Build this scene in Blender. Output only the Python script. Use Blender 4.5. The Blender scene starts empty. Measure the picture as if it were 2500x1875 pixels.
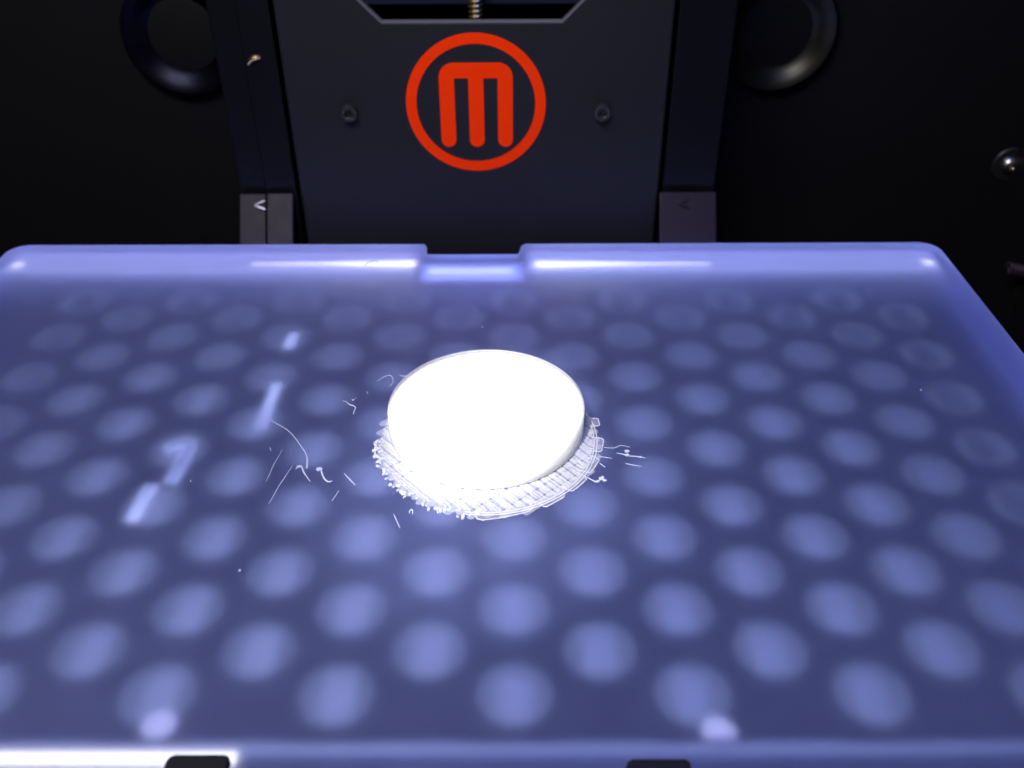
import bpy, bmesh, math, random
from mathutils import Vector, Matrix

random.seed(7)
MM = 0.001
SC = bpy.context.scene
COL = SC.collection

# ------------------------------------------------------------------ camera, world, light, exposure
cam_d = bpy.data.cameras.new("camera")
cam_d.sensor_width = 36.0
cam_d.lens = 36.0 * 2265.556 / 2500.0
cam_d.clip_start = 0.005
cam_d.clip_end = 20.0
cam = bpy.data.objects.new("camera", cam_d)
COL.objects.link(cam)
r = Vector((0.9999904, 0.00125967, -0.00419675))
u = Vector((0.00265959, 0.58668191, 0.8098131))
f = Vector((-0.00348225, 0.80981649, -0.58667293))
cam.matrix_world = Matrix(((r.x, u.x, -f.x, 0.0), (r.y, u.y, -f.y, 0.0), (r.z, u.z, -f.z, 140 * MM), (0, 0, 0, 1)))
cam_d.dof.use_dof = True
cam_d.dof.focus_distance = 0.215
cam_d.dof.aperture_fstop = 16.0
SC.camera = cam

w = bpy.data.worlds.new("World")
SC.world = w
w.use_nodes = True
bg = w.node_tree.nodes["Background"]
bg.inputs[0].default_value = (0.25, 0.35, 1.0, 1)
bg.inputs[1].default_value = 0.012

SC.view_settings.view_transform = 'Standard'
SC.view_settings.look = 'None'
SC.view_settings.exposure = 0.0
SC.view_settings.gamma = 1.0
SC.cycles.use_denoising = True
SC.cycles.max_bounces = 14
SC.cycles.transmission_bounces = 10
SC.cycles.sample_clamp_indirect = 6.0
SC.cycles.blur_glossy = 0.5


def aim(o, target):
    d = Vector(target) * MM - o.location
    o.rotation_euler = d.to_track_quat('-Z', 'Y').to_euler()


def area(name, loc, target, sx, sy, watts, color, spread=180):
    d = bpy.data.lights.new(name, 'AREA')
    d.shape = 'RECTANGLE'
    d.size, d.size_y = sx * MM, sy * MM
    d.energy = watts
    d.color = color
    d.spread = math.radians(spread)
    o = bpy.data.objects.new(name, d)
    COL.objects.link(o)
    o.location = Vector(loc) * MM
    aim(o, target)
    return o


# light strip of the open front, above and in front of the plate
area("front_light", (-105, 40, 355), (-20, 240, 10), 240, 100, 1.55, (1.0, 0.95, 0.95))
# added lamps under the perforated sheet, lighting what its holes show
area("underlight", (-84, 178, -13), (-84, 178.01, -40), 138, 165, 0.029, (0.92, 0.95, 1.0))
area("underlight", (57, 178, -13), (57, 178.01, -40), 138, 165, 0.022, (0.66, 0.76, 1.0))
# added blue lamp above the back of the plate, for a blue veil
area("blue_veil_light", (70, 205, 300), (20, 190, 0), 160, 60, 0.20, (0.12, 0.22, 1.0))
# added lamp in the gap, brightening what lies between sheet and plate
area("gap_light", (-13.5, 172, -5.06), (-13.5, 172.01, -40), 274, 156, 0.25, (0.88, 0.93, 1.0))
# added lamps that brighten the ledges under the plate's edges
area("back_edge_light", (-99, 261, -5.05), (-99, 261.01, -40), 134, 20, 0.0100, (1.0, 0.90, 0.80))
area("back_edge_light", (69, 261, -5.05), (69, 261.01, -40), 130, 20, 0.0098, (0.95, 0.95, 0.88))
area("side_edge_light", (130.3, 172, -5.05), (130.3, 172.01, -40), 12, 160, 0.0017, (0.36, 0.44, 1.0))
area("side_edge_light", (-157.3, 172, -5.05), (-157.3, 172.01, -40), 12, 160, 0.0017, (0.36, 0.44, 1.0))
area("front_edge_light", (40, 88, -5.05), (40, 88.01, -40), 180, 9, 0.0008, (0.36, 0.42, 1.0))
area("notch_edge_light", (-13.4, 256, -5.05), (-13.4, 256.01, -40), 31, 11, 0.0021, (0.70, 0.74, 1.0))
area("glow_on_panel", (-13.5, 273, -3), (-13.5, 300, 16), 250, 3, 0.010, (0.32, 0.34, 1.0))  # added lamp standing in for the plate edge's glow on the panel
# the machine's print lamp on the disc
sd = bpy.data.lights.new("print_lamp", 'SPOT')
sd.energy = 5.2
sd.color = (1.0, 0.985, 0.94)
sd.spot_size = math.radians(13.6)
sd.spot_blend = 0.22
sd.shadow_soft_size = 3 * MM
so = bpy.data.objects.new("print_lamp", sd)
COL.objects.link(so)
so.location = Vector((-42, 54, 150)) * MM
aim(so, (-7.5, 174, 4.5))
# added wide spot for the soft halo on the plate round the disc
sd2 = sd.copy()
sd2.name = "disc_halo_spot"
sd2.energy = 1.8
sd2.spot_size = math.radians(30.0)
sd2.spot_blend = 1.0
so2 = bpy.data.objects.new("disc_halo_spot", sd2)
COL.objects.link(so2)
so2.location = so.location
aim(so2, (-8, 157, 0))


# ------------------------------------------------------------------ materials
def mat(name, base, rough=0.5, metal=0.0, trans=0.0, ior=1.5, spec=0.5, emit=None, strength=0.0):
    m = bpy.data.materials.new(name)
    m.use_nodes = True
    b = m.node_tree.nodes["Principled BSDF"]
    b.inputs["Base Color"].default_value = (*base, 1)
    b.inputs["Roughness"].default_value = rough
    b.inputs["Metallic"].default_value = metal
    b.inputs["Transmission Weight"].default_value = trans
    b.inputs["IOR"].default_value = ior
    b.inputs["Specular IOR Level"].default_value = spec
    if emit:
        b.inputs["Emission Color"].default_value = (*emit, 1)
        b.inputs["Emission Strength"].default_value = strength
    return m


def noise_rough(m, scale, lo, hi, bump=0.0, bscale=None, detail=4.0):
    """fine wear in the gloss, and an optional fine relief"""
    nt = m.node_tree
    b = nt.nodes["Principled BSDF"]
    tc = nt.nodes.new("ShaderNodeTexCoord")
    n = nt.nodes.new("ShaderNodeTexNoise")
    n.inputs["Scale"].default_value = scale
    n.inputs["Detail"].default_value = detail
    nt.links.new(tc.outputs["Object"], n.inputs["Vector"])
    mr = nt.nodes.new("ShaderNodeMapRange")
    mr.inputs["To Min"].default_value = lo
    mr.inputs["To Max"].default_value = hi
    nt.links.new(n.outputs[0], mr.inputs["Value"])
    nt.links.new(mr.outputs[0], b.inputs["Roughness"])
    if bump:
        n2 = nt.nodes.new("ShaderNodeTexNoise")
        n2.inputs["Scale"].default_value = bscale or scale
        n2.inputs["Detail"].default_value = 3
        nt.links.new(tc.outputs["Object"], n2.inputs["Vector"])
        bp = nt.nodes.new("ShaderNodeBump")
        bp.inputs["Strength"].default_value = bump
        bp.inputs["Distance"].default_value = 0.0004
        nt.links.new(n2.outputs[0], bp.inputs["Height"])
        nt.links.new(bp.outputs[0], b.inputs["Normal"])
    return m


M_PANEL = noise_rough(mat("black_panel_plastic", (0.0098, 0.0102, 0.0160), 0.55, spec=0.25), 60, 0.5, 0.65, 0.25, 2500)
M_RAIL = noise_rough(mat("blue_black_rail", (0.003, 0.0031, 0.0056), 0.5, spec=0.16), 80, 0.4, 0.55, 0.1, 2000)
M_WALL = noise_rough(mat("black_wall_plastic", (0.006, 0.0064, 0.0075), 0.6, spec=0.1), 40, 0.5, 0.7, 0.2, 1800)
M_GAP = mat("gap_black", (0.001, 0.001, 0.0015), 0.8, spec=0.05)
M_RED = noise_rough(mat("red_print", (0.95, 0.038, 0.001), 0.5, spec=0.05), 300, 0.45, 0.6)
M_STEEL = noise_rough(mat("steel", (0.55, 0.53, 0.48), 0.3, 1.0), 500, 0.22, 0.4)
M_BLACKSTEEL = noise_rough(mat("black_oxide_steel", (0.06, 0.06, 0.065), 0.35, 0.8), 500, 0.3, 0.45)
M_BRASS = noise_rough(mat("brass_rod", (0.62, 0.46, 0.2), 0.25, 1.0), 500, 0.2, 0.35)
M_BRACKET = noise_rough(mat("bracket_metal", (0.012, 0.0075, 0.019), 0.5, 0.0, spec=0.18), 200, 0.38, 0.55, 0.08, 900)
M_SHEET = noise_rough(mat("perforated_black", (0.006, 0.0065, 0.012), 0.6, spec=0.02), 100, 0.45, 0.6)
M_LEDGE = mat("dim_ring_grey", (0.088, 0.092, 0.098), 0.7, spec=0.02)  # grey step added to give each spot its dim outer ring
M_PAN = mat("pan_pale", (0.6, 0.62, 0.75), 0.8, spec=0.1)
M_RIM = noise_rough(mat("edge_glow_white", (0.62, 0.64, 0.80), 0.6, spec=0.2), 60, 0.5, 0.7)
M_RIMSIDE = mat("side_glow_grey", (0.19, 0.21, 0.34), 0.6, spec=0.2)
M_GLOW = mat("glow_bar_lit", (0.8, 0.8, 0.8), 0.5, emit=(1.0, 0.88, 0.55), strength=4.5)  # glowing materials added for the bright places along the plate's edges
M_GLOWF = mat("front_glow_lit", (0.8, 0.8, 0.8), 0.5, emit=(1.0, 0.86, 0.48), strength=3.4)
M_GLOWC = mat("corner_glow_lit", (0.8, 0.8, 0.8), 0.5, emit=(1.0, 0.9, 0.62), strength=3.0)
M_CLIP = noise_rough(mat("clip_black", (0.006, 0.006, 0.010), 0.5, spec=0.2), 200, 0.45, 0.6)
M_STREAK = mat("light_streak", (0.70, 0.71, 0.74), 0.5)  # pale colour stands in for streaks of light
def film(name, base, rough, solid):
    """thin clear plastic: partly see-through, partly milky and glossy"""
    m = mat(name, base, rough, spec=0.6)
    nt = m.node_tree
    b = nt.nodes["Principled BSDF"]
    out = nt.nodes["Material Output"]
    tr = nt.nodes.new("ShaderNodeBsdfTransparent")
    tr.inputs[0].default_value = (0.97, 0.975, 1.0, 1)
    mx = nt.nodes.new("ShaderNodeMixShader")
    tc = nt.nodes.new("ShaderNodeTexCoord")
    n = nt.nodes.new("ShaderNodeTexNoise")
    n.inputs["Scale"].default_value = 900
    nt.links.new(tc.outputs["Object"], n.inputs["Vector"])
    mr = nt.nodes.new("ShaderNodeMapRange")
    mr.inputs["To Min"].default_value = solid * 0.5
    mr.inputs["To Max"].default_value = solid * 1.5
    nt.links.new(n.outputs[0], mr.inputs["Value"])
    nt.links.new(mr.outputs[0], mx.inputs[0])
    nt.links.new(tr.outputs[0], mx.inputs[1])
    nt.links.new(b.outputs[0], mx.inputs[2])
    nt.links.new(mx.outputs[0], out.inputs["Surface"])
    return m
M_STRING = film("clear_string", (0.7, 0.74, 1.0), 0.3, 0.55)
M_FILM = film("clear_film", (0.86, 0.88, 0.98), 0.25, 0.17)
M_RAFT = film("clear_raft", (0.88, 0.90, 1.0), 0.25, 0.13)
M_BEAD = film("clear_bead", (0.92, 0.92, 0.95), 0.25, 0.34)
M_LIP = film("clear_lip", (0.92, 0.92, 0.88), 0.25, 0.14)
M_STROKE = film("clear_stroke", (0.95, 0.94, 0.92), 0.25, 0.21)
M_DISC = noise_rough(mat("clear_print_plastic", (0.90, 0.90, 0.87), 0.4), 900, 0.3, 0.5, 0.15, 1500)
_b = M_DISC.node_tree.nodes["Principled BSDF"]
_b.inputs["Subsurface Weight"].default_value = 0.9
_b.inputs["Subsurface Radius"].default_value = (1, 1, 0.95)
_b.inputs["Subsurface Scale"].default_value = 0.016

# frosted acrylic: rough on top, polished below
M_FROST = mat("frosted_acrylic", (0.35, 0.42, 1.0), 0.62, trans=0.86, ior=1.49, spec=0.5)
_nt = M_FROST.node_tree
_nt.nodes["Principled BSDF"].inputs["Specular Tint"].default_value = (0.40, 0.45, 1.0, 1)
_tc = _nt.nodes.new("ShaderNodeTexCoord")
_n = _nt.nodes.new("ShaderNodeTexNoise")
_n.inputs["Scale"].default_value = 14
_n.inputs["Detail"].default_value = 3
_nt.links.new(_tc.outputs["Object"], _n.inputs["Vector"])
_mr = _nt.nodes.new("ShaderNodeMapRange")
_mr.inputs["To Min"].default_value = 0.85
_mr.inputs["To Max"].default_value = 0.95
_nt.links.new(_n.outputs[0], _mr.inputs["Value"])
_n2 = _nt.nodes.new("ShaderNodeTexNoise")      # fine mottled wear of the frosting
_n2.inputs["Scale"].default_value = 150
_n2.inputs["Detail"].default_value = 6
_nt.links.new(_tc.outputs["Object"], _n2.inputs["Vector"])
_ma = _nt.nodes.new("ShaderNodeMath")
_ma.operation = 'MULTIPLY_ADD'
_ma.inputs[1].default_value = 0.05
_nt.links.new(_n2.outputs[0], _ma.inputs[0])
_nt.links.new(_mr.outputs[0], _ma.inputs[2])
_nt.links.new(_ma.outputs[0], _nt.nodes["Principled BSDF"].inputs["Transmission Weight"])
M_POLISH = mat("polished_acrylic", (0.93, 0.95, 1.0), 0.5, trans=1.0, ior=1.49)


M_EDGE = mat("milky_acrylic_edge", (0.78, 0.82, 1.0), 0.5, trans=0.3, ior=1.49)  # milky sides put in to make a bright band along the edges


# ------------------------------------------------------------------ builders (all numbers in millimetres)
def link(name, bm, m, parent=None, smooth=False, loc=None):
    me = bpy.data.meshes.new(name)
    bmesh.ops.scale(bm, vec=(MM, MM, MM), verts=bm.verts)
    bm.to_mesh(me)
    bm.free()
    for x in (m if isinstance(m, (list, tuple)) else [m]):
        me.materials.append(x)
    if smooth:
        for p in me.polygons:
            p.use_smooth = True
        try:
            me.set_sharp_from_angle(angle=math.radians(35))
        except Exception:
            pass
    o = bpy.data.objects.new(name, me)
    COL.objects.link(o)
    if parent:
        o.parent = parent
    if loc:
        o.location = Vector(loc) * MM
    return o


def thing(name, label, cat, group=None, loc=(0, 0, 0)):
    o = bpy.data.objects.new(name, None)
    o.empty_display_size = 0.005
    o.location = Vector(loc) * MM
    COL.objects.link(o)
    o["label"], o["category"] = label, cat
    if group:
        o["group"] = group
    return o


def tag(o, label, cat, group=None):
    o["label"], o["category"] = label, cat
    if group:
        o["group"] = group
    return o


def box(bm, x0, x1, y0, y1, z0, z1, bev=0.0, mi=0):
    vs = [bm.verts.new((x, y, z)) for z in (z0, z1) for y in (y0, y1) for x in (x0, x1)]
    F = [(0, 2, 3, 1), (4, 5, 7, 6), (0, 1, 5, 4), (2, 6, 7, 3), (0, 4, 6, 2), (1, 3, 7, 5)]
    fs = [bm.faces.new([vs[i] for i in q]) for q in F]
    for q in fs:
        q.material_index = mi
    if bev:
        es = set(e for q in fs for e in q.edges)
        bmesh.ops.bevel(bm, geom=list(es), offset=bev, segments=2, profile=0.5, affect='EDGES')


def bx(name, b, m, parent=None, bev=0.0):
    bm = bmesh.new()
    box(bm, *b, bev=bev)
    return link(name, bm, m, parent)


def prism(bm, pts, z0, z1):
    """extrude an x,y outline between two heights"""
    a = [bm.verts.new((x, y, z0)) for x, y in pts]
    b = [bm.verts.new((x, y, z1)) for x, y in pts]
    n = len(pts)
    lo = bm.faces.new(a[::-1])
    hi = bm.faces.new(b)
    sides = [bm.faces.new((a[i], a[(i + 1) % n], b[(i + 1) % n], b[i])) for i in range(n)]
    return lo, hi, sides


def to_wall(bm, y):
    """turn an x,y drawing with depth in z into an upright x,z drawing whose front is at -y"""
    for v in bm.verts:
        x, a, d = v.co
        v.co = (x, y - d, a)


def lathe(bm, prof, n=48, close=True, axis='Z', mi=0):
    rings = []
    for rr, z in prof:
        if rr < 1e-6:
            rings.append([bm.verts.new((0, 0, z))])
        else:
            rings.append([bm.verts.new((rr * math.cos(2 * math.pi * i / n), rr * math.sin(2 * math.pi * i / n), z)) for i in range(n)])
    for a, b in zip(rings, rings[1:]):
        if len(a) == 1 and len(b) == 1:
            continue
        for i in range(n):
            j = (i + 1) % n
            if len(a) == 1:
                q = (a[0], b[j], b[i])
            elif len(b) == 1:
                q = (a[i], a[j], b[0])
            else:
                q = (a[i], a[j], b[j], b[i])
            bm.faces.new(q).material_index = mi
    return rings


def smooth_path(pts, sub=4):
    P = [Vector(p) for p in pts]
    if len(P) < 3:
        return P
    out = []
    for i in range(len(P) - 1):
        p0, p1, p2, p3 = P[max(i - 1, 0)], P[i], P[i + 1], P[min(i + 2, len(P) - 1)]
        for k in range(sub):
            t = k / sub
            out.append(0.5 * ((2 * p1) + (p2 - p0) * t + (2 * p0 - 5 * p1 + 4 * p2 - p3) * t * t + (3 * p1 - p0 - 3 * p2 + p3) * t ** 3))
    out.append(P[-1])
    return out


def tube(bm, pts, rad, n=7, flat=1.0, taper=None, wob=0.0):
    P = [Vector(p) for p in pts]
    rings = []
    L = len(P)
    for i, p in enumerate(P):
        t = (P[min(i + 1, L - 1)] - P[max(i - 1, 0)]).normalized()
        s = t.cross(Vector((0, 0, 1)))
        s = s.normalized() if s.length > 1e-5 else Vector((1, 0, 0))
        up = s.cross(t).normalized()
        q = rad
        if taper:
            q = rad * taper(i / (L - 1))
        q *= 1 + random.uniform(-wob, wob)
        rings.append([bm.verts.new(p + s * (q * math.cos(2 * math.pi * k / n)) + up * (q * flat * math.sin(2 * math.pi * k / n))) for k in range(n)])
    for a, b in zip(rings, rings[1:]):
        for k in range(n):
            bm.faces.new((a[k], a[(k + 1) % n], b[(k + 1) % n], b[k]))
    bm.faces.new(rings[0][::-1])
    bm.faces.new(rings[-1])


XC, HW = -13.55, 150.0          # middle and half width of the plate
YB, YF = 271.0, 84.0            # its back and front edges
XL, XR = XC - HW, XC + HW

# ------------------------------------------------------------------ setting: walls and floor of the machine
o = bx("back_wall", (-420, 420, 335, 345, -140, 420), M_WALL)
o["kind"] = "structure"
o = bx("floor", (-420, 420, -160, 335, -150, -140), M_WALL)
o["kind"] = "structure"
o = bx("right_wall", (300, 310, -160, 335, -140, 420), M_WALL)
o["kind"] = "structure"
o = bx("left_wall", (-330, -320, -160, 335, -140, 420), M_WALL)
o["kind"] = "structure"


# ------------------------------------------------------------------ the lifting carriage: panel with emblem
car = thing("lift_carriage", "black upright panel with a red M in a red ring, behind the frosted plate", "carriage", loc=(XC + 1.2, 292, 0))


def rel(o, root):
    o.location = o.location - root.location
    return o


bm = bmesh.new()
U_pts = [(-72.4, -45), (48.4, -45), (48.4, 112), (30.0, 112), (30.0, 79.0), (14.6, 63.6), (-40.2, 63.6), (-55.6, 79.0), (-55.6, 112), (-72.4, 112)]
lo, hi, sides = prism(bm, U_pts, 0, 4.5)
bmesh.ops.bevel(bm, geom=list(hi.edges), offset=0.7, segments=2, profile=0.5, affect='EDGES')
bmesh.ops.recalc_face_normals(bm, faces=bm.faces)
to_wall(bm, 296.5)
bmesh.ops.recalc_face_normals(bm, faces=bm.faces)
rel(link("panel", bm, M_PANEL, car), car)
# backing inside the cut-out
bm = bmesh.new()
box(bm, -62, 36, 304.5, 307, 65.8, 112, bev=0.5)
rel(link("inner_crossbar", bm, mat("slot_blue_grey", (0.010, 0.012, 0.032), 0.5, spec=0.2), car), car)
bm = bmesh.new()
box(bm, -72, 48, 318, 320, -45, 112)
rel(link("backing_plate", bm, M_GAP, car), car)

# pale strip added in place of the light on the cut-out's edge
bm = bmesh.new()
tube(bm, [(-55.6, 292.6, 90), (-55.6, 292.6, 79.0), (-40.2, 292.6, 63.8), (14.6, 292.6, 63.8), (30.0, 292.6, 79.0), (30.0, 292.6, 90)], 0.8, 8)
rel(link("cut_out_lit_edge", bm, mat("lit_edge_grey", (0.07, 0.07, 0.085), 0.5, spec=0.4), car, smooth=True), car)

# emblem: flat print 0.15 mm proud of the panel
CX, CZ = -12.3, 38.6
bm = bmesh.new()
N = 128
ro, ri = 22.25, 18.95
for y0, flip in ((291.85, False),):
    a = [bm.verts.new((CX + ro * math.cos(2 * math.pi * i / N), y0, CZ + 1.0 * ro * math.sin(2 * math.pi * i / N))) for i in range(N)]
    b = [bm.verts.new((CX + ri * math.cos(2 * math.pi * i / N), y0, CZ + 1.0 * ri * math.sin(2 * math.pi * i / N))) for i in range(N)]
    a2 = [bm.verts.new((v.co.x, 292.0, v.co.z)) for v in a]
    b2 = [bm.verts.new((v.co.x, 292.0, v.co.z)) for v in b]
    for i in range(N):
        j = (i + 1) % N
        bm.faces.new((a[i], a[j], b[j], b[i]))
        bm.faces.new((a[i], a2[i], a2[j], a[j]))
        bm.faces.new((b[i], b[j], b2[j], b2[i]))
bmesh.ops.recalc_face_normals(bm, faces=bm.faces)
emblem = rel(link("emblem_ring", bm, M_RED, car), car)

# the M: rounded shoulders, three legs with round feet
mx0, mx1, mt, mb = -23.75, -0.55, 51.8, 24.6
lw = 4.75
rc = 4.6
pts = []
def arc(cx, cz, rr, a0, a1, n=14):
    return [(cx + rr * math.cos(math.radians(a0 + (a1 - a0) * i / n)), cz + rr * math.sin(math.radians(a0 + (a1 - a0) * i / n))) for i in range(n + 1)]
ib = 46.95                     # underside of the bar
xm0 = (mx0 + mx1) / 2 - lw / 2
h2 = lw / 2
pts += arc(mx0 + rc, mt - rc, rc, 180, 90)
pts += arc(mx1 - rc, mt - rc, rc, 90, 0)
pts += arc(mx1 - h2, mb + h2, h2, 0, -180)
pts += [(mx1 - lw, ib), (xm0 + lw, ib)]
pts += arc(xm0 + h2, mb + h2, h2, 0, -180)
pts += [(xm0, ib), (mx0 + lw, ib)]
pts += arc(mx0 + h2, mb + h2, h2, 0, -180)
bm = bmesh.new()
prism(bm, pts, 0, 0.15)
to_wall(bm, 292.0)
bmesh.ops.recalc_face_normals(bm, faces=bm.faces)
rel(link("emblem_letter", bm, M_RED, car), car)


def screw_mesh(bm, R, H, hexr):
    """socket cap head along +z: rounded rim, hexagonal socket with a floor"""
    n = 36
    ang = [2 * math.pi * i / n for i in range(n)]
    def ring(rr, z, hexa=False):
        out = []
        for t in ang:
            q = rr
            if hexa:
                q = rr * math.cos(math.pi / 6) / math.cos((t % (math.pi / 3)) - math.pi / 6)
            out.append(bm.verts.new((q * math.cos(t), q * math.sin(t), z)))
        return out
    rs = [ring(R, 0), ring(R, H * 0.78), ring(R * 0.93, H * 0.95), ring(R * 0.82, H), ring(hexr * 1.12, H), ring(hexr, H * 0.93, True), ring(hexr, H * 0.35, True)]
    for a, b in zip(rs, rs[1:]):
        for i in range(n):
            j = (i + 1) % n
            bm.faces.new((a[i], a[j], b[j], b[i]))
    bm.faces.new(rs[-1])


for sx in (-52.9, 28.1):
    bm = bmesh.new()
    screw_mesh(bm, 2.75, 2.6, 1.5)
    for v in bm.verts:
        x, yy, z = v.co
        v.co = (sx + x, 292.0 - z, 36.5 + yy)
    bmesh.ops.recalc_face_normals(bm, faces=bm.faces)
    rel(link("cap_screw", bm, M_BLACKSTEEL, car, smooth=True), car)

# lead screw behind the cut-out
bm = bmesh.new()
turns, pitch, nseg = 100, 1.5, 18
prev = None
steps = turns * nseg
prof = ((1.85, 0.0), (2.4, 0.4), (2.4, 0.55), (1.85, 0.95))
z0 = -40
grid = []
for k in range(steps + 1):
    t = 2 * math.pi * k / nseg
    zz = z0 + pitch * k / nseg
    ring = [bm.verts.new((q * math.cos(t), q * math.sin(t), zz + pitch * h)) for q, h in prof]
    grid.append(ring)
for a, b in zip(grid, grid[1:]):
    for i in range(3):
        bm.faces.new((a[i], b[i], b[i + 1], a[i + 1]))
for k in range(steps + 1 - nseg):
    if k + 1 + nseg <= steps:
        bm.faces.new((grid[k][3], grid[k + 1][3], grid[k + 1 + nseg][0], grid[k + nseg][0]))
bmesh.ops.recalc_face_normals(bm, faces=bm.faces)
o = link("lead_screw", bm, M_BRASS, None, smooth=True, loc=(-12.0, 299.6, 0))
tag(o, "brass coloured threaded rod standing in the cut-out above the red emblem", "threaded rod")

# ------------------------------------------------------------------ rails beside the panel
for x0, x1, lab in ((-93.3, -74.2, "dark upright rail left of the emblem panel, with a small yellowish glint"),
                    (50.1, 67.6, "plain dark blue upright rail right of the emblem panel")):
    rt = thing("guide_rail", lab, "rail", "upright rails beside the emblem panel", loc=((x0 + x1) / 2, 300, 0))
    bm = bmesh.new()
    if x0 < -50:
        box(bm, x0, -84.3, 294.6, 330, -60, 112, bev=0.4)
        box(bm, -84.3, x1, 293.6, 330, -60, 112, bev=0.4)
    else:
        box(bm, x0, x1, 294, 330, -60, 112, bev=0.4)
    rel(link("rail_cover", bm, M_RAIL, rt), rt)
    if x0 < -50:
        bm = bmesh.new()
        tube(bm, smooth_path([(-83.3, 293.6, 50.9), (-82.2, 293.2, 52.4), (-80.7, 293.1, 53.2), (-79.0, 293.5, 53.4)]), 0.75, 8, taper=lambda t: 0.5 + 0.7 * math.sin(math.pi * min(1, t * 0.9 + .05)))
        rel(link("glint_bump", bm, M_BRASS, rt, smooth=True), rt)  # added bump in place of a yellowish glint on the rail

# ------------------------------------------------------------------ sloping brackets that carry the tray
TILT = Vector((0, -0.5867, -0.8098))
def bracket(x0, x1, split, lab, hookx):
    root = thing("support_bracket", lab, "bracket", "sloping brackets at the back of the plate", loc=((x0 + x1) / 2, 291.5, 8.7))
    tops = [(x0, x1, 0.0)] if split is None else [(x0, split - 0.25, 0.7), (split + 0.25, x1, 0.0)]
    for a, b, sink in tops:
        bm = bmesh.new()
        box(bm, a, b, -1.6, 0, -34, 0, bev=0.35)          # local: z along the slope, y thickness
        ny = Vector((0, 0.8098, -0.5867))                 # away from the camera side
        for v in bm.verts:
            x, yy, z = v.co
            v.co = Vector((x, 291.5, 8.7)) + (-TILT) * z + ny * (yy + 1.6 + sink)
        bmesh.ops.recalc_face_normals(bm, faces=bm.faces)
        rel(link("face_plate", bm, M_BRACKET, root), root)
    # pressed-out tab with an open arrow mouth
    bm = bmesh.new()
    nv = Vector((0, -0.8098, 0.5867))
    def pt(dx, dz, lift):
        return Vector((hookx + dx, 291.5, 8.7)) - TILT * dz + nv * lift
    tube(bm, [pt(2.2, -2.6, 0.15), pt(0.6, -3.3, 0.35), pt(-1.4, -4.1, 0.2)], 0.38, 7, taper=lambda t: 0.45 + 0.6 * math.sin(math.pi * (0.15 + 0.8 * t)))
    tube(bm, [pt(2.3, -5.6, 0.15), pt(0.5, -4.9, 0.4), pt(-1.3, -4.25, 0.2)], 0.42, 7, taper=lambda t: 0.45 + 0.6 * math.sin(math.pi * (0.15 + 0.8 * t)))
    rel(link("pressed_tab", bm, M_STEEL if split else M_BRACKET, root, smooth=True), root)
    return root
bracket(-93.2, -74.9, -84.0, "greyish metal bracket of two side by side plates, left of the emblem panel", -86.5)
bracket(48.9, 68.0, None, "purplish one piece metal bracket, right of the emblem panel", 56.5)

# ------------------------------------------------------------------ round bosses on the back wall
for x, z, lab in ((-115.8, 49.0, "dark round dished boss on the wall left of the left rail, bluish rim"),
                  (91.5, 49.5, "round dished boss on the wall right of the right rail, with a bright lower rim")):
    bt = thing("round_boss", lab, "round boss", "round bosses on the dark wall", loc=(x, 335, z))
    bm = bmesh.new()
    lathe(bm, [(19.6, 4.0), (18.4, 3.6), (16.8, 2.7), (15.0, 1.5), (13.4, 0.4), (12.4, 0.1)], 72)
    for v in bm.verts:
        a, b, c = v.co
        v.co = (a, -c, b)
    bmesh.ops.recalc_face_normals(bm, faces=bm.faces)
    link("dished_rim", bm, noise_rough(mat("boss_gloss", (0.002, 0.002, 0.009) if x < 0 else (0.03, 0.03, 0.025), 0.25, 0.85), 300, 0.30, 0.40), bt, smooth=True)  # dimmer bluish light on the left rim is put into its colour
    bm = bmesh.new()
    lathe(bm, [(20.6, 0), (20.6, 3.6), (20.1, 4.0), (19.65, 4.05)], 64)
    for v in bm.verts:
        a, b, c = v.co
        v.co = (a, -c, b)
    bmesh.ops.recalc_face_normals(bm, faces=bm.faces)
    link("collar", bm, M_GAP, bt, smooth=True)
    bm = bmesh.new()
    lathe(bm, [(12.4, 0.12), (11.0, 0.35), (6.0, 0.8), (0, 1.0)], 48)
    for v in bm.verts:
        a, b, c = v.co
        v.co = (a, -c, b)
    bmesh.ops.recalc_face_normals(bm, faces=bm.faces)
    link("centre_cap", bm, M_WALL, bt, smooth=True)

# bright screw and the threaded stub on the right
bt = thing("wall_screw", "bright steel button screw on the dark wall at the far right", "screw", loc=(188, 335, -0.1))
bm = bmesh.new()
lathe(bm, [(3.6, 0), (3.5, 1.0), (3.0, 2.0), (2.2, 2.7), (1.2, 3.0), (1.1, 1.8), (0, 1.7)], 32)
for v in bm.verts:
    a, b, c = v.co
    v.co = (a, -c, b)
bmesh.ops.recalc_face_normals(bm, faces=bm.faces)
link("head", bm, M_STEEL, bt, smooth=True)
bm = bmesh.new()
lathe(bm, [(6.6, 0), (6.6, 0.5), (6.2, 0.8), (3.4, 0.8)], 40)
for v in bm.verts:
    a, b, c = v.co
    v.co = (a, -c, b)
bmesh.ops.recalc_face_normals(bm, faces=bm.faces)
link("washer", bm, M_BLACKSTEEL, bt, smooth=True)

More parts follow.
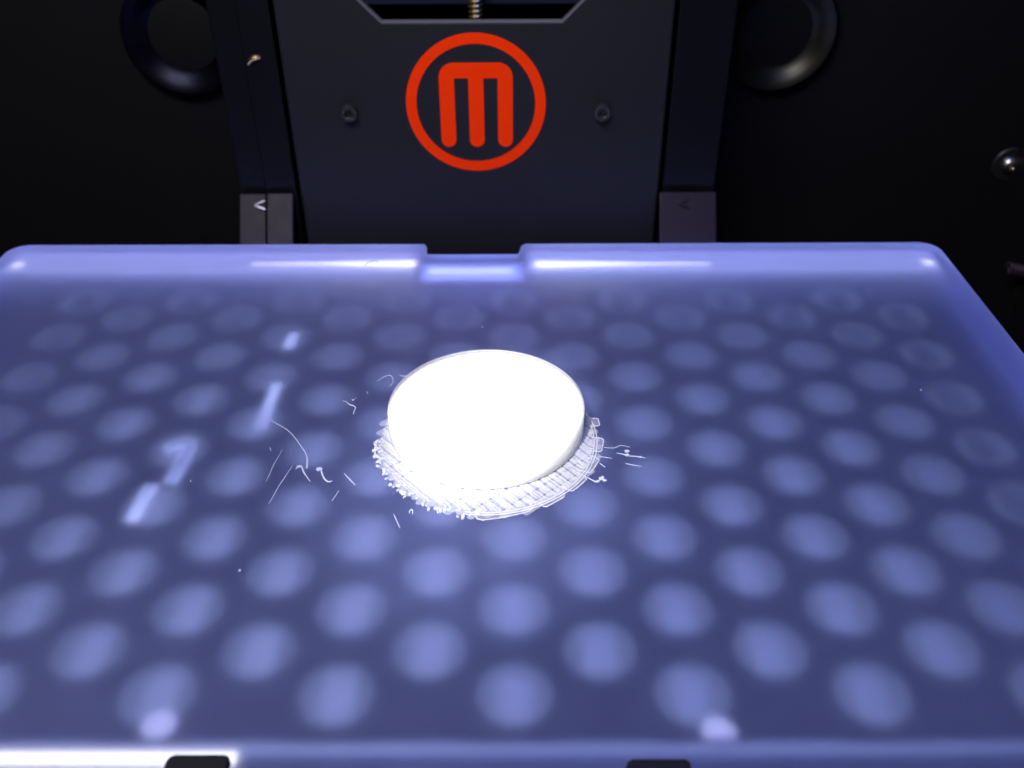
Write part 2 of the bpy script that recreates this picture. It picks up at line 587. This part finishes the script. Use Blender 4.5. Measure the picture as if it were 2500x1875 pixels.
bm = bmesh.new()
hp = []
for k in range(0, 9 * 12 + 1):
    t = 2 * math.pi * k / 12
    s = k / (9 * 12)
    hp.append((183.5 - 3.0 + 12 * s, 300 + 1.9 * math.cos(t), -25.5 - 3.0 * s + 1.9 * math.sin(t)))
tube(bm, hp, 0.45, 6)
o = link("coil_spring", bm, noise_rough(mat("spring_steel", (0.2, 0.14, 0.2), 0.4, 0.9), 300, 0.35, 0.5), None, smooth=True)
tag(o, "small dull coil spring beside the plate's right back corner", "spring")
bm = bmesh.new()
box(bm, 189, 240, 303.5, 335, -140, 30.0, bev=0.6)
o = link("side_post", bm, M_WALL)
tag(o, "black post behind the small coil spring at the right edge", "post")

# ------------------------------------------------------------------ the tray under the plate
tray = thing("plate_tray", "black perforated tray showing as blurred round spots through the frosted plate", "tray", loc=(XC, 178, -5.6))
x0h, y0h, PX, PY = -16.43, 103.05, 32.27, 9.78
ZT = -5.7
Rh = 7.0
bm = bmesh.new()
cols = range(-9, 10)
cw = PX / 2
X_LO, X_HI, Y_LO, Y_HI = XL + 11, XR - 11, 93.5, 251.5
NS = 40
def quad(a, b, c, d, mi=0):
    fc = bm.faces.new([bm.verts.new(p) for p in (a, b, c, d)])
    fc.material_index = mi
def rect(xa, xb, ya, yb, z=ZT):
    if xb - xa > 0.01 and yb - ya > 0.01:
        quad((xa, ya, z), (xb, ya, z), (xb, yb, z), (xa, yb, z))
for c in cols:
    cx = x0h + c * cw
    xa, xb = cx - cw / 2, cx + cw / 2
    if xa < X_LO - 0.5 or xb > X_HI + 0.5:
        continue
    ys = []
    i = 0
    for row in range(0, 15):
        if (row % 2 == 1) == (c % 2 == 0):       # odd rows sit on whole columns
            ys.append(y0h + row * PY)
    rect(xa, xb, Y_LO, ys[0] - PY)
    rect(xa, xb, ys[-1] + PY, Y_HI)
    for cy in ys:
        outer, ring, low, inn, inl = [], [], [], [], []
        for k in range(NS):
            t = 2 * math.pi * (k + 0.5) / NS
            dx, dy = math.cos(t), math.sin(t)
            s = min((cw / 2) / abs(dx) if abs(dx) > 1e-9 else 1e9, PY / abs(dy) if abs(dy) > 1e-9 else 1e9)
            outer.append(bm.verts.new((cx + dx * s, cy + dy * s, ZT)))
            ring.append(bm.verts.new((cx + dx * Rh, cy + dy * Rh, ZT)))
            low.append(bm.verts.new((cx + dx * (Rh - 0.15), cy + dy * (Rh - 0.15), ZT - 0.4)))
            # the smaller opening below is a rounded square, shaped for the spot's bright middle
            q = 4.5 / (abs(dx) ** 4 + abs(dy) ** 4) ** 0.25
            inn.append(bm.verts.new((cx + dx * q * 0.78, cy + 0.7 + dy * q * 1.28, ZT - 0.4)))
            inl.append(bm.verts.new((cx + dx * q * 0.78, cy + 0.7 + dy * q * 1.28, ZT - 1.6)))
        # corner triangles so that the tile is a full rectangle
        for k in range(NS):
            j = (k + 1) % NS
            p, q2 = outer[k].co, outer[j].co
            for A, B, mi in ((outer, ring, 0), (ring, low, 1), (low, inn, 1), (inn, inl, 1)):
                bm.faces.new((A[k], A[j], B[j], B[k])).material_index = mi
            ex = (abs(abs(p.x - cx) - cw / 2) < 1e-4, abs(abs(q2.x - cx) - cw / 2) < 1e-4)
            if ex[0] != ex[1]:
                corner = bm.verts.new((cx + math.copysign(cw / 2, p.x - cx), cy + math.copysign(PY, p.y - cy), ZT))
                bm.faces.new((outer[k], corner, outer[j]))
allx = [v.co.x for v in bm.verts]
gx0, gx1 = min(allx), max(allx)
rect(X_LO, gx0, Y_LO, Y_HI)
rect(gx1, X_HI, Y_LO, Y_HI)
bmesh.ops.recalc_face_normals(bm, faces=bm.faces)
for fc in bm.faces:
    if fc.normal.z < -0.5:
        fc.normal_flip()
rel(link("perforated_sheet", bm, [M_SHEET, M_LEDGE], tray), tray)

def traybox(name, b, m, bev=0.0):
    return rel(bx(name, b, m, tray, bev), tray)
NX0, NX1 = -29.2, 2.4          # the notch in the back edge
LZ0, LZ1 = -9.0, -5.4  # pale ledges below are added to imitate the plate's edge glow
traybox("back_glow_ledge", (XL + 0.6, NX0 - 0.6, 256.5, 270.9, LZ0, LZ1), M_RIM, 0.4)
traybox("back_glow_ledge", (NX1 + 0.6, XR - 0.6, 256.5, 270.9, LZ0, LZ1), M_RIM, 0.4)
traybox("notch_glow_ledge", (NX0 - 0.5, NX1 + 0.5, 251.5, 263.5, LZ0, LZ1), M_RIM, 0.4)
traybox("side_glow_ledge", (XL + 0.3, XL + 7, 92.5, 256.2, LZ0, LZ1), M_RIMSIDE, 0.4)
traybox("side_glow_ledge", (XR - 7, XR - 0.3, 92.5, 256.2, LZ0, LZ1), M_RIMSIDE, 0.4)
traybox("front_glow_ledge", (XL + 1.5, XR - 1.5, 80.5, 90.8, LZ0, LZ1), mat("front_glow_grey", (0.05, 0.055, 0.08), 0.6, spec=0.1), 0.4)
# black lip that shows in the notch
bm = bmesh.new()
box(bm, NX0 + 1.2, NX1 - 1.6, 264.3, 269.0, -9.0, -3.6, bev=0.4)
rel(link("notch_lip", bm, M_PANEL, tray), tray)
# skirt and pale pan, added to box in the light under the sheet
for b in ((XL + 2, XR - 2, 268.8, 270.4, -40, -9.05), (XL + 2, XR - 2, 81, 82.6, -40, -9.1), (XL + 2, XL + 3.6, 82.7, 268.7, -40, -9.1), (XR - 3.6, XR - 2, 82.7, 268.7, -40, -9.1)):
    traybox("skirt", b, M_GAP)
traybox("pan", (XL + 3.7, XR - 3.7, 82.7, 268.7, -40, -38.5), M_PAN)

# glowing bars and chips added under the plate's edge; tapering fades the glow
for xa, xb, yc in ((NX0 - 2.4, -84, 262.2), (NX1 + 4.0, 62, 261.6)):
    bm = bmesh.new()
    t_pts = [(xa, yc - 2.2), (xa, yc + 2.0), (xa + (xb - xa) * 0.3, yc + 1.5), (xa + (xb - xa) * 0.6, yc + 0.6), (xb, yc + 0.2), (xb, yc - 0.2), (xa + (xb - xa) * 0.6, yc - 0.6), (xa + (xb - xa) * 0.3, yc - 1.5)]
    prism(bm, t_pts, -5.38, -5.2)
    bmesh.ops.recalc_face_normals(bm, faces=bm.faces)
    rel(link("glow_bar", bm, M_GLOW, tray), tray)
traybox("glow_bar", (NX0 + 2.0, NX1 - 3.0, 255.6, 259.0, -5.38, -5.2), mat("notch_glow_lit", (0.8, 0.8, 0.8), 0.5, emit=(0.80, 0.86, 1.0), strength=1.4))
traybox("glow_bar", (XL + 1.6, -47.5, 88.8, 91.2, -5.38, -5.2), M_GLOWF)
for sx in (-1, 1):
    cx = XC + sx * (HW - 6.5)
    traybox("glow_chip", (cx - 1.5 + sx * 1.5, cx + 1.5 + sx * 1.5, 260.0, 263.5, -5.38, -5.2), M_GLOWC)

# screws of the sheet, pale under the plate
for px, py in ((-62.7, 96.7), (35.3, 95.2)):
    bm = bmesh.new()
    lathe(bm, [(3.0, -0.3), (3.0, 0.05), (2.4, 0.3), (0, 0.35)], 28)
    o = link("sheet_screw", bm, mat("pale_screw", (0.42, 0.37, 0.38), 0.5, 0.0), tray, smooth=True)
    o.location = Vector((px, py, ZT)) * MM - tray.location

# black clips over the front edge
for ca, cb, cy in ((-57.2, -46.9, 87.6), (17.8, 28.3, 86.7)):
    bm = bmesh.new()
    pr = [(ca, 78.0), (ca, cy - 1.2), (ca + 0.35, cy - 0.4), (ca + 1.2, cy), (cb - 0.8, cy), (cb - 0.2, cy - 0.3), (cb, cy - 0.8), (cb, 78.0)]
    lo, hi, sides = prism(bm, pr, 0.1, 1.8)
    bmesh.ops.bevel(bm, geom=list(hi.edges), offset=0.35, segments=2, profile=0.5, affect='EDGES')
    box(bm, ca, cb, 76.5, 78.0, -10, 1.8)
    bmesh.ops.recalc_face_normals(bm, faces=bm.faces)
    rel(link("clip", bm, M_CLIP, tray), tray)

# ------------------------------------------------------------------ pale strips added to stand in for streaks of light under the plate
def streak(pts, wdt, lab):
    bm = bmesh.new()
    P = [Vector((x, y, 0)) for x, y in pts]
    tube(bm, [p + Vector((0, 0, ZT + 0.26)) for p in smooth_path(P, 3)], wdt, 8, flat=0.2 / wdt)
    o = link("light_streak", bm, M_STREAK, None, smooth=True)
    return tag(o, lab, "streak", "streaks of light under the plate")
streak([(-63.1, 214.0), (-62.9, 218), (-62.7, 222)], 1.5, "short blue white blurred sliver under the plate, farthest back left of the disc")
streak([(-63.0, 178.5), (-62.8, 188), (-62.6, 198)], 1.35, "long straight blue white blurred sliver under the plate, left of the long curled string")
streak([(-84.2, 170.5), (-80.5, 173.5), (-78.5, 172.0), (-78.8, 165), (-79.3, 158.8)], 1.5, "hooked pale blurred sliver under the plate, bent over one round spot")
streak([(-84.1, 146.5), (-83.8, 152), (-83.3, 158.5)], 1.5, "straight pale blurred sliver under the plate, nearest the front left")

# ------------------------------------------------------------------ frosted plate
plate = thing("build_plate", "wide frosted clear build plate with rounded back corners and a back notch", "build plate", loc=(XC, 178, 0))
def cor(cx, cy, rr, a0, a1, n=8):
    return [(cx + rr * math.cos(math.radians(a0 + (a1 - a0) * i / n)), cy + rr * math.sin(math.radians(a0 + (a1 - a0) * i / n))) for i in range(n + 1)]
R = 5.5
pts = [(XL + 2, YF), (XR - 2, YF), (XR, YF + 2)]
pts += cor(XR - R, YB - R, R, 0, 90)
pts += [(3.2, YB), (2.0, 269.4), (1.5, 264.6), (0.9, 263.6), (-28.0, 263.6), (-28.6, 264.6), (-28.6, 269.4), (-29.4, YB)]
pts += cor(XL + R, YB - R, R, 90, 180)
pts += [(XL, YF + 2)]
bm = bmesh.new()
lo, hi, sides = prism(bm, pts, -5.0, 0.0)
for s in sides:
    s.material_index = 2
lo.material_index = 1
hi.material_index = 0
bmesh.ops.bevel(bm, geom=list(hi.edges), offset=0.2, segments=1, profile=0.5, affect='EDGES', material=2)
bmesh.ops.recalc_face_normals(bm, faces=bm.faces)
rel(link("acrylic_sheet", bm, [M_FROST, M_POLISH, M_EDGE], plate), plate)

# ------------------------------------------------------------------ printed disc on its raft
DX, DY = -6.9, 175.6
disc = thing("printed_disc", "thick round clear plastic disc glowing white under the lamp on the plate", "printed disc", loc=(DX, DY, 0))
Z0, Z1, RD = 0.85, 7.0, 23.3
prof = [(0, Z0), (RD - 0.3, Z0)]
z = Z0
while z < Z1 - 0.95:
    prof += [(RD - 0.06 + random.uniform(-.03, .03), z + 0.04), (RD + random.uniform(-.02, .04), z + 0.15), (RD - 0.06, z + 0.27)]
    z += 0.3
prof += [(RD - 0.1, Z1 - 0.75), (RD - 1.3, Z1 - 0.72), (RD - 1.45, Z1 - 0.3), (RD - 1.6, Z1 - 0.25), (RD * 0.5, Z1 - 0.25), (0, Z1 - 0.25)]
bm = bmesh.new()
lathe(bm, prof, 128)
bmesh.ops.recalc_face_normals(bm, faces=bm.faces)
link("body", bm, M_DISC, disc, smooth=True)

bm = bmesh.new()
lathe(bm, [(RD - 0.05, Z1 - 0.72), (RD + 0.05, Z1 - 0.5), (RD + 0.03, Z1 - 0.15), (RD - 0.12, Z1), (RD - 0.36, Z1), (RD - 0.5, Z1 - 0.15), (RD - 0.55, Z1 - 0.64)], 128)
bmesh.ops.recalc_face_normals(bm, faces=bm.faces)
link("rim_lip", bm, M_LIP, disc, smooth=True)

# raft: coarse strands below (one object each), finer cross strokes above
RCX, RCY = -6.6 - DX, 170.7 - DY
d1 = Vector((math.cos(math.radians(42)), math.sin(math.radians(42)), 0))
n1 = Vector((-d1.y, d1.x, 0))
RR = 26.7
bm = bmesh.new()
lathe(bm, [(0, 0.06), (25.5, 0.06)], 96)
for v in bm.verts:
    v.co += Vector((RCX, RCY, 0))
link("raft_film", bm, M_FILM, disc)
s = -RR + 2.3
while s < RR - 0.4:
    L = math.sqrt(max(RR * RR - s * s, 0.5)) * random.uniform(0.985, 1.0)
    a = -L + random.uniform(-0.5, 0.6)
    b = L + random.uniform(-0.6, 0.5)
    c = Vector((RCX, RCY, 0.24)) + n1 * s
    bm = bmesh.new()
    npt = 14
    tube(bm, [c + d1 * (a + (b - a) * (0.5 - 0.5 * math.cos(math.pi * i / npt))) for i in range(npt + 1)], 1.0, 8, flat=0.18,
         taper=lambda t: max(0.3, min(1, (1 - abs(2 * t - 1) ** 14) ** 0.5)), wob=0.03)
    link("raft_strand", bm, M_RAFT, disc, smooth=True)
    s += random.choice((1.95, 2.05, 2.5))

# long turned-back loops along the front right edge: a flat clear pad with a raised bead round it
for (ax, ay), (bx_, by_) in (((-8.1, 143.3), (3.9, 146.5)), ((6.3, 147.2), (11.1, 151.0)), ((12.5, 152.2), (16.3, 156.8)), ((16.9, 158.3), (19.5, 163.4)), ((20.0, 165.8), (21.0, 170.7)), ((20.4, 175.6), (20.2, 178.6))):
    A, B = Vector((ax - DX, ay - DY, 0)), Vector((bx_ - DX, by_ - DY, 0))
    mid = Vector((RCX, RCY, 0))
    t = (B - A).normalized()
    inw = Vector((-t.y, t.x, 0))
    wd = 2.3
    out = []
    n = 12
    for i in range(n + 1):
        q = i / n
        p = A.lerp(B, q)
        ra, rb, rp = (A - mid).length, (B - mid).length, (p - mid).length
        p = mid + (p - mid).normalized() * (rp * 0.35 + (ra + (rb - ra) * q) * 0.65)
        e = min(q, 1 - q) * n
        p += inw * (0.55 * max(0, 1 - e) ** 2)
        out.append(p)
    inner = [p + inw * wd for p in out[::-1]]
    ring = out + inner
    bm = bmesh.new()
    vs = [bm.verts.new(p + Vector((0, 0, 0.10))) for p in ring]
    bm.faces.new(vs)
    link("raft_loop", bm, M_FILM, disc)
    bm = bmesh.new()
    tube(bm, [p + Vector((0, 0, 0.24)) for p in [inner[0] - inw * 0.1] + out[::-1] + [inner[-1]]][::-1], 0.15, 7, flat=0.8, wob=0.2)
    link("loop_bead", bm, M_BEAD, disc, smooth=True)

bm = bmesh.new()
RU = 25.2
s = -RU + 0.3
cu = Vector((RCX + 0.0, RCY + 0.1, 0.55))
k = 0
while s < RU:
    L = math.sqrt(max(RU * RU - s * s, 0.3))
    L1, L2 = L + random.uniform(-.6, .15), L + random.uniform(-.6, .15)
    c = cu + d1 * s
    m = 26
    tube(bm, [c + n1 * (-L1 + (L1 + L2) * i / m) + d1 * random.uniform(-.1, .1) + Vector((0, 0, random.uniform(-.06, .10))) for i in range(m + 1)], 0.27, 6, flat=0.7, wob=0.35)
    k += 1
    s += 0.62 if k % 3 else random.uniform(1.0, 1.35)
o = link("raft_strokes", bm, M_STROKE, disc, smooth=True)
o["kind"] = "stuff"
bm = bmesh.new()
# loose beads at the front left rim, where the strand ends turned
for i in range(70):
    t = math.radians(random.uniform(176, 268))
    rr = RR + random.uniform(-1.9, 0.25)
    q = random.uniform(0.2, 0.5)
    p = Vector((RCX + rr * math.cos(t), RCY + rr * math.sin(t), q * 0.7))
    bmesh.ops.create_icosphere(bm, subdivisions=1, radius=q, matrix=Matrix.Translation(p) @ Matrix.Rotation(random.uniform(0, 3), 4, 'Z') @ Matrix.Diagonal((random.uniform(1, 2.2), 1, 0.8, 1)))
# outer rings of the raft top
for rr in (RU + 0.1, RU + 0.75):
    tube(bm, [Vector((RCX + rr * math.cos(a), RCY + rr * math.sin(a), 0.42)) for a in [math.radians(-100 + 200 * i / 80) for i in range(81)]], 0.16, 6)
o = link("raft_beads", bm, M_BEAD, disc, smooth=True)
o["kind"] = "stuff"

# ------------------------------------------------------------------ strings and crumbs of plastic lying on the plate
def string(name, pts, rad, lab, cat="plastic string", flat=0.8, tap=None, extra=None):
    bm = bmesh.new()
    rad *= 0.62
    P = smooth_path([(x, y, 0) for x, y in pts], 4)
    tube(bm, [p + Vector((0, 0, rad * flat + 0.02)) for p in P], rad, 6, flat=flat, taper=tap or (lambda t: 0.55 + 0.5 * math.sin(math.pi * t)), wob=0.12)
    for (x, y, rx) in (extra or ()):
        bmesh.ops.create_icosphere(bm, subdivisions=1, radius=rx, matrix=Matrix.Translation((x, y, rx * 0.6 + 0.02)) @ Matrix.Diagonal((1.2, 0.9, 0.6, 1)))
    o = link(name, bm, M_STRING, None, smooth=True)
    return tag(o, lab, cat, "scraps of plastic lying on the plate")

string("plastic_string", [(-59.6, 178.1), (-57.9, 176.8), (-55.8, 175.2), (-53.8, 173.2), (-51.8, 170.4), (-50.3, 168.0), (-49.1, 166.1), (-48.3, 164.2), (-47.9, 162.1), (-47.7, 160.3)], 0.30,
       "longest curved string, arching down left of the disc", tap=lambda t: 0.75 + 0.5 * (t > .8))
string("plastic_string", [(-54.7, 167.2), (-55.1, 164.2), (-55.6, 161.4), (-55.8, 158.5), (-56.1, 155.9)], 0.16, "thin straight string farthest left, beside the tiny bright flake")
string("plastic_string", [(-51.1, 161.6), (-52.0, 158.0), (-52.9, 154.3), (-53.5, 150.9), (-53.9, 148.8)], 0.18, "long thin straight string just left of the T shaped scrap")
string("plastic_scrap", [(-50.2, 160.1), (-49.2, 161.3), (-48.0, 158.8), (-46.1, 155.9)], 0.34, "T shaped pale scrap under the end of the longest string", "scrap", extra=[(-49.6, 160.8, 0.5)])
string("plastic_scrap", [(-45.0, 159.3), (-44.5, 160.0), (-43.3, 157.2), (-42.1, 155.8), (-41.2, 156.0)], 0.36, "bent scrap with the brightest white blob at its top end", "scrap", extra=[(-44.7, 159.7, 0.75)])
string("plastic_string", [(-39.2, 152.9), (-40.2, 149.7)], 0.22, "short straight bright string between the bent scrap and the front")
string("plastic_string", [(-38.9, 158.7), (-37.4, 156.7), (-35.8, 154.7)], 0.2, "faint slanted string close to the disc's left raft edge")
string("plastic_flake", [(-57.7, 167.9), (-57.2, 166.6)], 0.28, "tiny bright flake beside the upper end of the thin left string", "flake")
string("plastic_string", [(-26.3, 145.5), (-25.4, 143.4), (-24.5, 141.2)], 0.16, "thin short string in front of the disc, slanting towards the right")
string("plastic_scrap", [(-22.9, 145.6), (-22.8, 146.6), (-22.3, 146.6), (-22.2, 145.3)], 0.24, "small hooked scrap just under the raft's front left edge", "scrap")
string("plastic_string", [(20.8, 167.7), (21.8, 167.5), (23.3, 167.5), (24.5, 168.3), (25.6, 168.2), (26.9, 167.7)], 0.15, "thin wavy string leaving the raft's right edge")
string("plastic_scrap", [(23.6, 165.6), (25.2, 165.0), (26.1, 164.5), (28.0, 164.3), (30.1, 163.7)], 0.28, "stick shaped scrap with a lump on it, right of the disc", "scrap", extra=[(26.0, 165.9, 0.6), (25.9, 164.6, 0.55), (28.9, 164.0, 0.4)])
string("plastic_string", [(19.2, 164.4), (20.8, 164.1), (22.4, 163.7)], 0.14, "thin straight string touching the raft, under the wavy string")
string("plastic_string", [(25.2, 161.9), (27.0, 161.3), (28.8, 160.9)], 0.2, "short straight string right of the disc, in front of the lumpy stick")
string("plastic_scrap", [(19.4, 161.8), (20.5, 160.5)], 0.38, "stubby scrap at the raft's lower right edge", "scrap")
string("plastic_scrap", [(16.2, 157.1), (17.3, 156.1), (18.3, 155.5), (19.2, 156.5), (19.9, 156.1)], 0.3, "fuzzy crumpled scrap at the raft's front right edge", "scrap", extra=[(19.3, 156.4, 0.6), (20.0, 155.9, 0.45), (19.6, 157.0, 0.4), (18.4, 155.6, 0.45)])
string("plastic_string", [(-43.3, 186.0), (-42.3, 185.6), (-41.4, 184.5), (-40.2, 183.9), (-39.7, 183.0), (-39.9, 181.2), (-39.7, 180.5)], 0.27, "squiggly S shaped string behind and left of the disc")
string("plastic_string", [(-35.7, 194.4), (-34.3, 196.2), (-32.7, 197.1), (-31.8, 195.9), (-31.5, 194.1), (-31.9, 192.7), (-32.4, 192.4)], 0.2, "faint looped string at the disc's back left")
string("plastic_flake", [(-37.7, 190.1), (-37.5, 189.1)], 0.26, "small flake between the squiggly string and the looped string", "flake")
string("plastic_string", [(-30.2, 197.4), (-29.2, 196.8), (-27.8, 196.8)], 0.18, "short pale string touching the disc's back left edge")
string("plastic_flake", [(-30.4, 207.3), (-30.1, 206.2)], 0.16, "single tiny flake farthest behind the disc", "flake")
string("plastic_flake", [(-40.9, 186.3), (-40.0, 187.4)], 0.18, "tiny flake right above the squiggly string", "flake", extra=[(-40.8, 186.3, 0.3)])
string("plastic_string", [(-46.9, 255.9), (-46.3, 257.7), (-45.4, 258.7), (-44.2, 258.9), (-42.9, 258.6)], 0.45, "curved string on the bright back edge, left of the notch")
for x, y, q, lab in ((-9.2, 220.4, .28, "tiny white crumb behind the disc, in line with its middle"), (-55.6, 129.3, .3, "tiny white crumb alone at the front left of the plate"),
                     (-73.1, 156.2, .2, "tiny white crumb between the hooked sliver and the thin left string"), (103.0, 190.0, .26, "tiny white crumb alone near the plate's right edge")):
    bm = bmesh.new()
    bmesh.ops.create_icosphere(bm, subdivisions=2, radius=q, matrix=Matrix.Diagonal((1, 1.2, 0.7, 1)))
    for v in bm.verts:
        v.co *= random.uniform(0.85, 1.15)
    o = link("crumb", bm, M_STRING, None, smooth=True, loc=(x, y, q * 0.6))
    tag(o, lab, "crumb", "crumbs of plastic lying on the plate")
